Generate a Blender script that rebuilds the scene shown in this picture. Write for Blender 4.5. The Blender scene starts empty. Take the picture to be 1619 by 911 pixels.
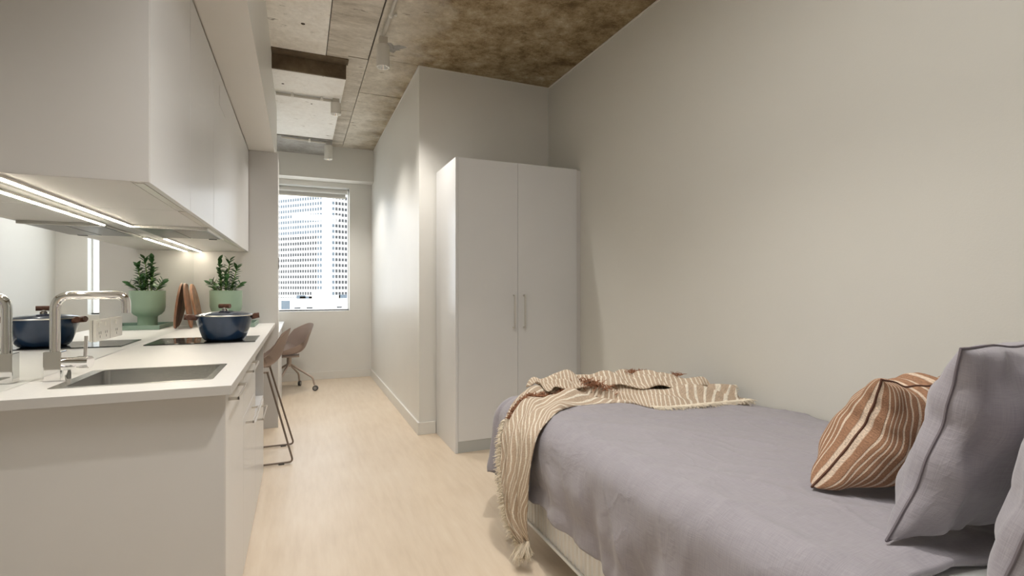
import bpy, bmesh, math, random
from mathutils import Vector, Matrix, noise
R = math.radians
PI = math.pi
random.seed(7)
scene = bpy.context.scene
COL = scene.collection

# ------------------------------------------------------------------ camera
cam_d = bpy.data.cameras.new('camera'); cam = bpy.data.objects.new('camera', cam_d); COL.objects.link(cam)
cam_d.sensor_width = 36.0; cam_d.lens = 796.0 / 1619.0 * 36.0
cam_d.clip_start = 0.02; cam_d.clip_end = 2000
cam.location = (0, 0, 1.2)
cam.rotation_euler = (R(90), 0, -math.atan(335.5 / 796.0))
scene.camera = cam
# ------------------------------------------------------------------ world, sun, exposure
w = bpy.data.worlds.new('world'); scene.world = w; w.use_nodes = True
nt = w.node_tree; nt.nodes.clear()
wo = nt.nodes.new('ShaderNodeOutputWorld'); wb = nt.nodes.new('ShaderNodeBackground')
wb.inputs[0].default_value = (0.86, 0.93, 1.0, 1); wb.inputs[1].default_value = 2.2
nt.links.new(wb.outputs[0], wo.inputs[0])
scene.view_settings.view_transform = 'Standard'; scene.view_settings.look = 'None'
scene.view_settings.exposure = 0.60; scene.view_settings.gamma = 1.0
def lamp(name, kind, loc, energy, rot=(0, 0, 0), color=(1, 1, 1), **kw):
    d = bpy.data.lights.new(name, kind); d.energy = energy; d.color = color
    for k, v in kw.items(): setattr(d, k, v)
    o = bpy.data.objects.new(name, d); o.location = loc; o.rotation_euler = rot; COL.objects.link(o); return o
lamp('sun', 'SUN', (0, -20, 60), 6.0, (R(55), 0, R(-25)), (1, 0.96, 0.9), angle=R(0.6))
# unseen area fill added to brighten the room, near the ceiling above the camera
lamp('unseen_fill_light', 'AREA', (0.38, 0.85, 2.97), 21, (0, 0, 0), (1, 0.985, 0.965), shape='RECTANGLE', size=1.1, size_y=1.3)
SPOT_W = 51

# ------------------------------------------------------------------ materials
def new_mat(name):
    m = bpy.data.materials.new(name); m.use_nodes = True
    return m, m.node_tree, m.node_tree.nodes['Principled BSDF']
def mat(name, col, rough=0.5, metal=0.0, bump=0.0, bscale=200.0, var=0.0, vscale=4.0, spec=0.5, coat=0.0, stretch=None):
    m, t, b = new_mat(name)
    b.inputs['Base Color'].default_value = (*col, 1); b.inputs['Roughness'].default_value = rough
    b.inputs['Metallic'].default_value = metal; b.inputs['Specular IOR Level'].default_value = spec
    b.inputs['Coat Weight'].default_value = coat
    tc = t.nodes.new('ShaderNodeTexCoord'); mp = t.nodes.new('ShaderNodeMapping')
    t.links.new(tc.outputs['Object'], mp.inputs[0])
    if stretch: mp.inputs['Scale'].default_value = stretch
    n = t.nodes.new('ShaderNodeTexNoise'); n.inputs['Scale'].default_value = vscale; n.inputs['Detail'].default_value = 5
    t.links.new(mp.outputs[0], n.inputs['Vector'])
    r = t.nodes.new('ShaderNodeMapRange'); r.inputs[1].default_value = .3; r.inputs[2].default_value = .7
    r.inputs[3].default_value = 1 - max(var, .01); r.inputs[4].default_value = 1 + max(var, .01)
    t.links.new(n.outputs['Fac'], r.inputs[0])
    v = t.nodes.new('ShaderNodeVectorMath'); v.operation = 'SCALE'; v.inputs[0].default_value = col
    t.links.new(r.outputs[0], v.inputs['Scale']); t.links.new(v.outputs[0], b.inputs['Base Color'])
    if bump:
        n2 = t.nodes.new('ShaderNodeTexNoise'); n2.inputs['Scale'].default_value = bscale; n2.inputs['Detail'].default_value = 3
        t.links.new(mp.outputs[0], n2.inputs['Vector'])
        bp = t.nodes.new('ShaderNodeBump'); bp.inputs['Strength'].default_value = bump; bp.inputs['Distance'].default_value = .002
        t.links.new(n2.outputs['Fac'], bp.inputs['Height']); t.links.new(bp.outputs[0], b.inputs['Normal'])
    return m
def emis(name, col, s):
    m, t, b = new_mat(name)
    b.inputs['Base Color'].default_value = (*col, 1)
    b.inputs['Emission Color'].default_value = (*col, 1); b.inputs['Emission Strength'].default_value = s
    return m
def ramp(t, stops):
    r = t.nodes.new('ShaderNodeValToRGB'); e = r.color_ramp.elements
    while len(e) > 1: e.remove(e[-1])
    e[0].position = stops[0][0]; e[0].color = (*stops[0][1], 1)
    for p, c in stops[1:]:
        x = e.new(p); x.color = (*c, 1)
    return r
def concrete(name, light, mid, dark, pit=0.5, stains=None, stainx=None, streak=(1, 1, 1), grain=.6):
    m, t, b = new_mat(name); b.inputs['Roughness'].default_value = .85
    L = t.links.new
    tc = t.nodes.new('ShaderNodeTexCoord'); mp = t.nodes.new('ShaderNodeMapping'); mp.inputs['Scale'].default_value = streak
    L(tc.outputs['Object'], mp.inputs[0])
    n = t.nodes.new('ShaderNodeTexNoise'); n.inputs['Scale'].default_value = 2.6; n.inputs['Detail'].default_value = 12; n.inputs['Roughness'].default_value = .68
    L(mp.outputs[0], n.inputs['Vector'])
    r = ramp(t, [(0.30, dark), (0.46, mid), (0.62, light)]); L(n.outputs['Fac'], r.inputs[0])
    col = r.outputs[0]
    if stainx:
        sep = t.nodes.new('ShaderNodeSeparateXYZ'); L(tc.outputs['Object'], sep.inputs[0])
        nn = t.nodes.new('ShaderNodeTexNoise'); nn.inputs['Scale'].default_value = 5; nn.inputs['Detail'].default_value = 8; L(tc.outputs['Object'], nn.inputs['Vector'])
        ma = t.nodes.new('ShaderNodeMath'); ma.operation = 'MULTIPLY_ADD'; ma.inputs[1].default_value = .45
        L(nn.outputs['Fac'], ma.inputs[0]); L(sep.outputs['X'], ma.inputs[2])
        mr = t.nodes.new('ShaderNodeMapRange'); mr.inputs[1].default_value = stainx[0] + .22; mr.inputs[2].default_value = stainx[1] + .22; L(ma.outputs[0], mr.inputs[0])
        n3 = t.nodes.new('ShaderNodeTexNoise'); n3.inputs['Scale'].default_value = 4.2; n3.inputs['Detail'].default_value = 14; n3.inputs['Roughness'].default_value = .80; L(tc.outputs['Object'], n3.inputs['Vector'])
        r3 = ramp(t, stains); L(n3.outputs['Fac'], r3.inputs[0])
        mx = t.nodes.new('ShaderNodeMix'); mx.data_type = 'RGBA'; L(mr.outputs[0], mx.inputs[0]); L(col, mx.inputs[6]); L(r3.outputs[0], mx.inputs[7])
        col = mx.outputs[2]
    # dark pits and scratches
    mp2 = t.nodes.new('ShaderNodeMapping'); mp2.inputs['Scale'].default_value = (5, 14, 5); L(tc.outputs['Object'], mp2.inputs[0])
    n4 = t.nodes.new('ShaderNodeTexNoise'); n4.inputs['Scale'].default_value = 1.7; n4.inputs['Detail'].default_value = 9; n4.inputs['Roughness'].default_value = .6; L(mp2.outputs[0], n4.inputs['Vector'])
    r4 = ramp(t, [(0.30, (pit, pit * .94, pit * .86)), (0.35, (1, 1, 1))]); L(n4.outputs['Fac'], r4.inputs[0])
    mu = t.nodes.new('ShaderNodeMix'); mu.data_type = 'RGBA'; mu.blend_type = 'MULTIPLY'; mu.inputs[0].default_value = 1
    L(col, mu.inputs[6]); L(r4.outputs[0], mu.inputs[7])
    n6 = t.nodes.new('ShaderNodeTexNoise'); n6.inputs['Scale'].default_value = 22; n6.inputs['Detail'].default_value = 12; n6.inputs['Roughness'].default_value = .75; L(mp.outputs[0], n6.inputs['Vector'])
    r6 = ramp(t, [(.32, (.74, .72, .69)), (.5, (1, 1, 1)), (.68, (1.22, 1.22, 1.22))]); L(n6.outputs['Fac'], r6.inputs[0])
    mu2 = t.nodes.new('ShaderNodeMix'); mu2.data_type = 'RGBA'; mu2.blend_type = 'MULTIPLY'; mu2.inputs[0].default_value = grain
    L(mu.outputs[2], mu2.inputs[6]); L(r6.outputs[0], mu2.inputs[7]); L(mu2.outputs[2], b.inputs['Base Color'])
    n5 = t.nodes.new('ShaderNodeTexNoise'); n5.inputs['Scale'].default_value = 45; n5.inputs['Detail'].default_value = 8; L(tc.outputs['Object'], n5.inputs['Vector'])
    bp = t.nodes.new('ShaderNodeBump'); bp.inputs['Strength'].default_value = .5; bp.inputs['Distance'].default_value = .006
    L(n5.outputs['Fac'], bp.inputs['Height']); L(bp.outputs[0], b.inputs['Normal'])
    return m

M = {}
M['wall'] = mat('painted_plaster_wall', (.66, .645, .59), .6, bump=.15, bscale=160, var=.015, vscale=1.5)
M['wall_white'] = mat('white_satin_wall', (.74, .725, .68), .42, bump=.05, bscale=120, var=.01)
M['trim'] = mat('painted_baseboard', (.74, .72, .67), .4)
M['cab'] = mat('satin_cabinet_laminate', (.70, .70, .695), .28, var=.01)
M['cabside'] = mat('warm_grey_laminate', (.62, .605, .585), .42, var=.012)
M['soffit'] = mat('soffit_laminate', (.74, .71, .66), .45)
M['counter'] = mat('warm_white_laminate_top', (.76, .745, .72), .38, bump=.03, bscale=400, var=.02, vscale=90)
M['edge'] = mat('worktop_edge', (.52, .50, .47), .45)
M['kick'] = mat('grey_kickboard', (.46, .47, .45), .35)
M['steel'] = mat('brushed_steel', (.60, .595, .58), .26, 1.0, bump=.1, bscale=60, stretch=(1, 20, 20))
M['gunmetal'] = mat('hood_filter_metal', (.24, .25, .26), .3, 1.0, bump=.3, bscale=120)
M['alu'] = mat('satin_aluminium', (.72, .70, .66), .35, 1.0)
M['chrome'] = mat('polished_chrome', (.86, .85, .84), .05, 1.0)
M['mirror'] = mat('mirror_glass', (.84, .86, .855), .012, 1.0)
M['black_glass'] = mat('black_ceramic_glass', (.012, .012, .013), .07, spec=.6)
M['enamel'] = mat('dark_blue_enamel', (.014, .035, .075), .12, var=.15, vscale=12, coat=.5)
M['wood_dark'] = mat('brown_wood_handle', (.115, .045, .025), .45, var=.35, vscale=30, stretch=(1, 6, 6))
M['board'] = mat('acacia_board', (.42, .22, .12), .4, var=.30, vscale=14, stretch=(7, 1.2, 1))
M['board2'] = mat('walnut_board', (.30, .14, .075), .4, var=.35, vscale=14, stretch=(7, 1.2, 1))
M['sage'] = mat('sage_ceramic', (.27, .37, .275), .45, var=.02)
M['sage_tray'] = mat('sage_tray', (.22, .31, .25), .4)
M['soil'] = mat('potting_soil', (.03, .02, .014), .95, bump=.8, bscale=80)
M['leaf'] = mat('glossy_leaf', (.035, .105, .03), .3, var=.35, vscale=30)
M['stem'] = mat('plant_stem', (.16, .27, .07), .5)
M['plastic'] = mat('white_plastic', (.78, .76, .71), .35)
M['slot'] = mat('dark_slot', (.05, .05, .05), .6)
M['lampwhite'] = mat('white_powder_coat', (.70, .68, .63), .4)
M['conduit'] = mat('conduit_paint', (.55, .52, .46), .45)
M['reflector'] = mat('lamp_reflector', (.85, .85, .83), .15, 1.0)
M['lens'] = emis('lamp_glow', (1, .93, .8), 14)
M['led'] = emis('led_strip_glow', (1, .90, .72), 26)
M['shell'] = mat('taupe_moulded_plastic', (.50, .40, .345), .42)
M['frame_metal'] = mat('bronze_painted_metal', (.20, .155, .12), .4, .3)
M['chair_metal'] = mat('beige_painted_metal', (.42, .34, .28), .4, .2)
M['rubber'] = mat('grey_rubber', (.09, .085, .08), .6)
M['caster'] = mat('caster_grey', (.28, .27, .26), .4)
M['blind'] = mat('blind_fabric', (.62, .61, .58), .7)
M['winframe'] = mat('window_frame', (.72, .71, .68), .4)
M['tower'] = mat('white_concrete_facade', (.70, .70, .69), .8)
M['win_dark'] = mat('tower_window_glass', (.018, .02, .023), .3)
M['win_blue'] = mat('tower_window_sky', (.055, .075, .095), .3)
M['lowbuild'] = mat('rooftop_render', (.80, .80, .78), .8)
M['ground'] = mat('street_ground', (.62, .62, .60), .9)
M['ribbed'] = mat('ribbed_valance_cloth', (.80, .78, .74), .9)
M['sheet'] = mat('white_sheet', (.82, .82, .80), .85, bump=.2, bscale=300)
M['cream'] = mat('cream_yarn', (.74, .66, .53), .95)
M['rust'] = mat('rust_yarn', (.30, .14, .075), .95)
M['dark'] = mat('dark_backing', (.07, .055, .04), .9)

def glass_mat():
    m = bpy.data.materials.new('window_glass'); m.use_nodes = True; t = m.node_tree; t.nodes.clear()
    o = t.nodes.new('ShaderNodeOutputMaterial'); mx = t.nodes.new('ShaderNodeMixShader')
    tr = t.nodes.new('ShaderNodeBsdfTransparent'); gl = t.nodes.new('ShaderNodeBsdfGlossy'); gl.inputs['Roughness'].default_value = .02
    mx.inputs[0].default_value = .06
    t.links.new(tr.outputs[0], mx.inputs[1]); t.links.new(gl.outputs[0], mx.inputs[2]); t.links.new(mx.outputs[0], o.inputs[0]); return m
M['glass'] = glass_mat()

def floor_mat():
    m, t, b = new_mat('pale_oak_vinyl'); L = t.links.new
    tc = t.nodes.new('ShaderNodeTexCoord'); mp = t.nodes.new('ShaderNodeMapping'); mp.inputs['Scale'].default_value = (9, 1.1, 1)
    L(tc.outputs['Object'], mp.inputs[0])
    n = t.nodes.new('ShaderNodeTexNoise'); n.inputs['Scale'].default_value = 3; n.inputs['Detail'].default_value = 9; n.inputs['Roughness'].default_value = .6; L(mp.outputs[0], n.inputs['Vector'])
    n2 = t.nodes.new('ShaderNodeTexNoise'); n2.inputs['Scale'].default_value = 1.7; n2.inputs['Detail'].default_value = 3; L(tc.outputs['Object'], n2.inputs['Vector'])
    a = t.nodes.new('ShaderNodeMath'); a.operation = 'MULTIPLY_ADD'; a.inputs[1].default_value = .55; L(n.outputs['Fac'], a.inputs[0])
    a2 = t.nodes.new('ShaderNodeMath'); a2.operation = 'MULTIPLY'; a2.inputs[1].default_value = .45; L(n2.outputs['Fac'], a2.inputs[0]); L(a2.outputs[0], a.inputs[2])
    r = ramp(t, [(.3, (.59, .475, .35)), (.5, (.66, .545, .415)), (.7, (.71, .605, .475))]); L(a.outputs[0], r.inputs[0]); L(r.outputs[0], b.inputs['Base Color'])
    b.inputs['Roughness'].default_value = .38
    bp = t.nodes.new('ShaderNodeBump'); bp.inputs['Strength'].default_value = .08; bp.inputs['Distance'].default_value = .002; L(n.outputs['Fac'], bp.inputs['Height']); L(bp.outputs[0], b.inputs['Normal'])
    return m
M['floor'] = floor_mat()

def linen(name, col, col2):
    m, t, b = new_mat(name); L = t.links.new
    b.inputs['Roughness'].default_value = .9; b.inputs['Sheen Weight'].default_value = .25; b.inputs['Specular IOR Level'].default_value = .2
    uv = t.nodes.new('ShaderNodeUVMap')
    hs = []
    for sc in ((520, 22, 1), (22, 520, 1)):
        mp = t.nodes.new('ShaderNodeMapping'); mp.inputs['Scale'].default_value = sc; L(uv.outputs[0], mp.inputs[0])
        n = t.nodes.new('ShaderNodeTexNoise'); n.inputs['Scale'].default_value = 1; n.inputs['Detail'].default_value = 4; L(mp.outputs[0], n.inputs['Vector']); hs.append(n)
    ad = t.nodes.new('ShaderNodeMath'); ad.operation = 'ADD'; L(hs[0].outputs['Fac'], ad.inputs[0]); L(hs[1].outputs['Fac'], ad.inputs[1])
    mr = t.nodes.new('ShaderNodeMapRange'); mr.inputs[1].default_value = .75; mr.inputs[2].default_value = 1.25; L(ad.outputs[0], mr.inputs[0])
    mx = t.nodes.new('ShaderNodeMix'); mx.data_type = 'RGBA'; mx.inputs[6].default_value = (*col, 1); mx.inputs[7].default_value = (*col2, 1)
    L(mr.outputs[0], mx.inputs[0]); L(mx.outputs[2], b.inputs['Base Color'])
    # creases
    n2 = t.nodes.new('ShaderNodeTexNoise'); n2.inputs['Scale'].default_value = 4; n2.inputs['Detail'].default_value = 4; n2.inputs['Distortion'].default_value = .6; L(uv.outputs[0], n2.inputs['Vector'])
    ab = t.nodes.new('ShaderNodeMath'); ab.operation = 'SUBTRACT'; ab.inputs[1].default_value = .5; L(n2.outputs['Fac'], ab.inputs[0])
    ab2 = t.nodes.new('ShaderNodeMath'); ab2.operation = 'ABSOLUTE'; L(ab.outputs[0], ab2.inputs[0])
    mr2 = t.nodes.new('ShaderNodeMapRange'); mr2.inputs[1].default_value = 0; mr2.inputs[2].default_value = .05; mr2.inputs[3].default_value = 1; mr2.inputs[4].default_value = 0; L(ab2.outputs[0], mr2.inputs[0])
    b1 = t.nodes.new('ShaderNodeBump'); b1.inputs['Strength'].default_value = .16; b1.inputs['Distance'].default_value = .006; L(mr2.outputs[0], b1.inputs['Height'])
    b2 = t.nodes.new('ShaderNodeBump'); b2.inputs['Strength'].default_value = .35; b2.inputs['Distance'].default_value = .001; L(ad.outputs[0], b2.inputs['Height']); L(b1.outputs[0], b2.inputs['Normal'])
    L(b2.outputs[0], b.inputs['Normal'])
    return m
M['linen'] = linen('mauve_grey_linen', (.288, .268, .292), (.348, .327, .352))

def striped(name, base, line, freq, duty, wob=.02):
    """woven cloth with cream lines across the U of the uv map (uv in metres)"""
    m, t, b = new_mat(name); L = t.links.new
    b.inputs['Roughness'].default_value = .95; b.inputs['Specular IOR Level'].default_value = .15
    uv = t.nodes.new('ShaderNodeUVMap'); sep = t.nodes.new('ShaderNodeSeparateXYZ'); L(uv.outputs[0], sep.inputs[0])
    n = t.nodes.new('ShaderNodeTexNoise'); n.inputs['Scale'].default_value = 9; n.inputs['Detail'].default_value = 3; L(uv.outputs[0], n.inputs['Vector'])
    a = t.nodes.new('ShaderNodeMath'); a.operation = 'MULTIPLY_ADD'; a.inputs[1].default_value = wob; L(n.outputs['Fac'], a.inputs[0]); L(sep.outputs['X'], a.inputs[2])
    f = t.nodes.new('ShaderNodeMath'); f.operation = 'MULTIPLY'; f.inputs[1].default_value = freq; L(a.outputs[0], f.inputs[0])
    fr = t.nodes.new('ShaderNodeMath'); fr.operation = 'FRACT'; L(f.outputs[0], fr.inputs[0])
    pp = t.nodes.new('ShaderNodeMath'); pp.operation = 'PINGPONG'; pp.inputs[1].default_value = .5; L(fr.outputs[0], pp.inputs[0])
    mr = t.nodes.new('ShaderNodeMapRange'); mr.inputs[1].default_value = .5 - duty / 2 - .04; mr.inputs[2].default_value = .5 - duty / 2 + .04; L(pp.outputs[0], mr.inputs[0])
    # weave speckle
    n2 = t.nodes.new('ShaderNodeTexNoise'); n2.inputs['Scale'].default_value = 320; n2.inputs['Detail'].default_value = 2; L(uv.outputs[0], n2.inputs['Vector'])
    mx = t.nodes.new('ShaderNodeMix'); mx.data_type = 'RGBA'; mx.inputs[6].default_value = (*base, 1); mx.inputs[7].default_value = (*line, 1); L(mr.outputs[0], mx.inputs[0])
    mr2 = t.nodes.new('ShaderNodeMapRange'); mr2.inputs[1].default_value = .3; mr2.inputs[2].default_value = .7; mr2.inputs[3].default_value = .72; mr2.inputs[4].default_value = 1.22; L(n2.outputs['Fac'], mr2.inputs[0])
    v = t.nodes.new('ShaderNodeVectorMath'); v.operation = 'SCALE'; L(mx.outputs[2], v.inputs[0]); L(mr2.outputs[0], v.inputs['Scale']); L(v.outputs[0], b.inputs['Base Color'])
    ad = t.nodes.new('ShaderNodeMath'); ad.operation = 'ADD'; L(mr.outputs[0], ad.inputs[0]); L(n2.outputs['Fac'], ad.inputs[1])
    bp = t.nodes.new('ShaderNodeBump'); bp.inputs['Strength'].default_value = .6; bp.inputs['Distance'].default_value = .003; L(ad.outputs[0], bp.inputs['Height']); L(bp.outputs[0], b.inputs['Normal'])
    return m
M['throw'] = striped('striped_woven_throw', (.50, .39, .29), (.78, .71, .59), 56, .30)
M['cushion'] = striped('striped_cushion_cloth', (.34, .19, .115), (.66, .53, .41), 44, .30, .012)
M['seam_brown'] = mat('brown_seam', (.12, .05, .03), .9)
M['seam_grey'] = mat('grey_seam', (.17, .15, .165), .9)

M['conc_light'] = concrete('daylit_pale_concrete', (.92, .89, .83), (.87, .83, .76), (.72, .67, .59), .4, grain=.4)  # pale colour carries the brightness of daylight on the left ceiling panels
M['conc_mid'] = concrete('grey_board_marked_concrete', (.70, .65, .57), (.57, .52, .44), (.38, .335, .27), .4, streak=(1, 3, 1))
M['conc_main'] = concrete('stained_slab_concrete', (.70, .65, .56), (.60, .55, .46), (.45, .40, .32), .45,
    stains=[(.30, (.06, .035, .015)), (.42, (.18, .12, .055)), (.50, (.30, .225, .125)), (.58, (.41, .33, .21)), (.70, (.60, .53, .42))], stainx=(.62, .98))
M['conc_white'] = concrete('daylit_white_concrete', (.95, .94, .91), (.93, .915, .88), (.86, .83, .78), .5, grain=.25)  # near-white colour stands in for strong daylight on the dropped slab
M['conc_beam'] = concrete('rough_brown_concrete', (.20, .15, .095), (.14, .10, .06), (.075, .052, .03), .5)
M['conc_grey'] = concrete('grey_rough_concrete', (.40, .385, .36), (.31, .295, .27), (.20, .185, .165), .5)

# ------------------------------------------------------------------ geometry helpers
ORG = {}
def obj(name, bm, m, parent=None, smooth=False, local=False, label=None, kind=None):
    """link a bmesh as one object; world-space meshes are shifted to their root's base"""
    me = bpy.data.meshes.new(name)
    off = Vector((0, 0, 0))
    if parent is not None and not local: off = ORG.get(parent.name, Vector((0, 0, 0)))
    if off.length: bmesh.ops.translate(bm, verts=bm.verts, vec=-off)
    bmesh.ops.recalc_face_normals(bm, faces=bm.faces)
    if smooth:
        for f in bm.faces: f.smooth = True
    bm.to_mesh(me); bm.free()
    me.materials.append(M[m] if isinstance(m, str) else m)
    if smooth: me.set_sharp_from_angle(angle=R(40))
    o = bpy.data.objects.new(name, me); COL.objects.link(o)
    if parent is not None: o.parent = parent
    ORG[o.name] = off
    if label: o['label'] = label
    if kind: o['kind'] = kind
    return o
def thing(name, label, cat, loc=(0, 0, 0), rotz=0, group=None, kind=None):
    o = bpy.data.objects.new(name, None); COL.objects.link(o); o.empty_display_size = .05
    o.location = loc; o.rotation_euler = (0, 0, rotz); ORG[o.name] = Vector(loc)
    if label: o['label'] = label
    if cat: o['category'] = cat
    if group: o['group'] = group
    if kind: o['kind'] = kind
    return o
def tag(o, label, cat, group=None, kind=None):
    o['label'] = label; o['category'] = cat
    if group: o['group'] = group
    if kind: o['kind'] = kind
    return o
def box(bm, x0, x1, y0, y1, z0, z1, bev=0.0):
    r = bmesh.ops.create_cube(bm, size=1.0)
    vs = r['verts']
    for v in vs:
        v.co = Vector((x0 + (v.co.x + .5) * (x1 - x0), y0 + (v.co.y + .5) * (y1 - y0), z0 + (v.co.z + .5) * (z1 - z0)))
    if bev:
        es = list({e for v in vs for e in v.link_edges})
        bmesh.ops.bevel(bm, geom=es, offset=bev, segments=2, affect='EDGES', profile=.7)
def B(*a, bev=0.0):
    bm = bmesh.new(); box(bm, *a, bev=bev); return bm
def tube(bm, pts, r, n=12, cap=True, r2=None):
    pts = [Vector(p) for p in pts]; rings = []
    up = None
    for i, p in enumerate(pts):
        d = (pts[min(i + 1, len(pts) - 1)] - pts[max(i - 1, 0)]).normalized()
        if up is None: up = Vector((0, 0, 1)) if abs(d.z) < .9 else Vector((0, 1, 0))
        a = (up - d * up.dot(d))
        if a.length < 1e-4: a = d.orthogonal()
        a.normalize(); up = a; b = d.cross(a)
        rr = r if r2 is None else r + (r2 - r) * i / (len(pts) - 1)
        rings.append([bm.verts.new(p + (a * math.cos(2 * PI * k / n) + b * math.sin(2 * PI * k / n)) * rr) for k in range(n)])
    for i in range(len(rings) - 1):
        for k in range(n):
            bm.faces.new((rings[i][k], rings[i][(k + 1) % n], rings[i + 1][(k + 1) % n], rings[i + 1][k]))
    if cap: bm.faces.new(rings[0]); bm.faces.new(rings[-1][::-1])
def bend(pts, r, n=6):
    """round the corners of a polyline"""
    pts = [Vector(p) for p in pts]; out = [pts[0]]
    for i in range(1, len(pts) - 1):
        a, b, c = pts[i - 1], pts[i], pts[i + 1]
        u = (a - b).normalized(); v = (c - b).normalized(); rr = min(r, (a - b).length * .48, (c - b).length * .48)
        p0 = b + u * rr; p1 = b + v * rr
        for k in range(n + 1):
            t = k / n; out.append(p0 * (1 - t) ** 2 + b * 2 * t * (1 - t) + p1 * t ** 2)
    out.append(pts[-1]); return out
def lathe(bm, prof, c=(0, 0, 0), n=40, squash=1.0):
    rings = []
    for r, z in prof:
        if r < 1e-5: rings.append([bm.verts.new((c[0], c[1], c[2] + z))])
        else: rings.append([bm.verts.new((c[0] + r * math.cos(2 * PI * k / n), c[1] + r * squash * math.sin(2 * PI * k / n), c[2] + z)) for k in range(n)])
    for a, b in zip(rings, rings[1:]):
        for k in range(n):
            k2 = (k + 1) % n
            if len(a) == 1 and len(b) == 1: continue
            if len(a) == 1: bm.faces.new((a[0], b[k2], b[k]))
            elif len(b) == 1: bm.faces.new((a[k], a[k2], b[0]))
            else: bm.faces.new((a[k], a[k2], b[k2], b[k]))
def cyl(bm, a, b, r, n=16): tube(bm, [a, b], r, n)
def grid(bm, nu, nv, fn, uvfn=None):
    vs = [[bm.verts.new(fn(i / nu, j / nv)) for j in range(nv + 1)] for i in range(nu + 1)]
    uvl = bm.loops.layers.uv.verify() if uvfn else None
    for i in range(nu):
        for j in range(nv):
            f = bm.faces.new((vs[i][j], vs[i + 1][j], vs[i + 1][j + 1], vs[i][j + 1]))
            if uvl:
                for l, (a, b_) in zip(f.loops, ((i, j), (i + 1, j), (i + 1, j + 1), (i, j + 1))): l[uvl].uv = uvfn(a / nu, b_ / nv)
    return vs
def struct(name, bm, m, parent=None, **k):
    return obj(name, bm, m, parent, kind=None if parent else 'structure', **k)

# ------------------------------------------------------------------ room shell
WX = -0.797; YB = -1.6; YE = 7.07; CZ = 3.02; RX = 2.084; PX = 0.90; AY = 4.09; YP = 4.78
struct('floor', B(-1.2, 2.3, YB - .2, 7.5, -.12, 0), 'floor')
struct('wall_left', B(WX - .15, WX, YB, 7.3, 0, 3.3), 'wall_white')
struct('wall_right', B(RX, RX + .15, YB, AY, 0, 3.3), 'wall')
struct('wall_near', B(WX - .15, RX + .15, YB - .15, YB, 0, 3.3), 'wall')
bm = bmesh.new(); box(bm, PX, RX + .15, AY, YE, 0, 3.3)
struct('wall_partition', bm, 'wall_white')
# end wall with its window opening, plus the lintel beam in front of it
WL, WR, WZ0, WZ1 = -.66, .615, .897, 2.54
bm = bmesh.new()
box(bm, WX, PX, YE, 7.45, 0, WZ0); box(bm, WR, PX + .3, YE, 7.45, WZ0, 3.3); box(bm, WX, WL, YE, 7.45, WZ0, 3.3); box(bm, WL, WR, YE, 7.45, WZ1, 3.3)
struct('wall_end', bm, 'wall_white')
struct('trim_1', B(WX, PX, 6.85, YE, 2.60, 3.1), 'wall_white')        # lintel beam
# baseboards
bm = bmesh.new(); box(bm, PX - .015, PX, AY - .015, YE, 0, .10, .003); struct('baseboard_partition', bm, 'trim')
bm = bmesh.new(); box(bm, PX, 1.035, AY - .015, AY, 0, .10, .003); struct('baseboard_alcove', bm, 'trim')
bm = bmesh.new(); box(bm, WX, PX - .015, YE - .015, YE, 0, .10, .003); struct('baseboard_end', bm, 'trim')
bm = bmesh.new(); box(bm, RX - .015, RX, 2.25, 3.5, 0, .10, .003); struct('baseboard_right', bm, 'trim')
# fine shadow-line beads where the walls meet the slab
bm = bmesh.new(); box(bm, RX - .006, RX, YB, AY - .006, CZ - .012, CZ - .001); struct('trim_2', bm, 'trim')
bm = bmesh.new(); box(bm, PX, RX - .006, AY - .006, AY, CZ - .012, CZ - .001); struct('trim_3', bm, 'trim')
bm = bmesh.new(); box(bm, PX - .006, PX, AY, 6.85, CZ - .012, CZ - .001); struct('trim_4', bm, 'trim')
# ceiling: backing slab with separate cast panels below it, recessed joints
ceil = struct('ceiling', B(-1.2, 2.3, YB - .2, 7.5, CZ + .02, 3.3), 'dark')
def panel(x0, x1, y0, y1, m, dz=0.0, g=.003, name='concrete_panel'):
    bm = bmesh.new()
    nx = max(1, int((x1 - x0) / .12)); ny = max(1, int((y1 - y0) / .12))
    def f(u, v):
        x = x0 + g + (x1 - x0 - 2 * g) * u; y = y0 + g + (y1 - y0 - 2 * g) * v
        e = 0 if u in (0, 1) or v in (0, 1) else .002 * noise.noise(Vector((x * 5, y * 5, 0)))
        return (x, y, CZ - dz + e)
    vs = grid(bm, nx, ny, f)
    ed = [e for e in bm.edges if e.is_boundary]
    r = bmesh.ops.extrude_edge_only(bm, edges=ed)
    for v in r['geom']:
        if isinstance(v, bmesh.types.BMVert): v.co.z = CZ + .02
    return obj(name, bm, m, ceil)
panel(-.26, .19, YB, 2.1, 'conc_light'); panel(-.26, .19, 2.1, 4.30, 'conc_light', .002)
panel(.19, .50, YB, 2.4, 'conc_mid', .001); panel(.19, .50, 2.4, 4.13, 'conc_mid', .003); panel(.19, .355, 4.13, 4.30, 'conc_mid')
panel(.35, .505, 4.14, 4.98, 'conc_mid', .003); panel(.35, .505, 4.98, 5.42, 'conc_mid', .0); panel(.35, .505, 5.42, 5.98, 'conc_mid', .004); panel(.35, .505, 5.98, 6.86, 'conc_mid')
panel(.505, RX, YB, 1.2, 'conc_main'); panel(.505, RX, 1.2, 4.09, 'conc_main', .001)
panel(.505, PX, 4.09, 4.86, 'conc_main', .001); panel(.505, PX, 4.86, 5.30, 'conc_main', .004); panel(.505, PX, 5.30, 6.86, 'conc_main', .0)
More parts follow.
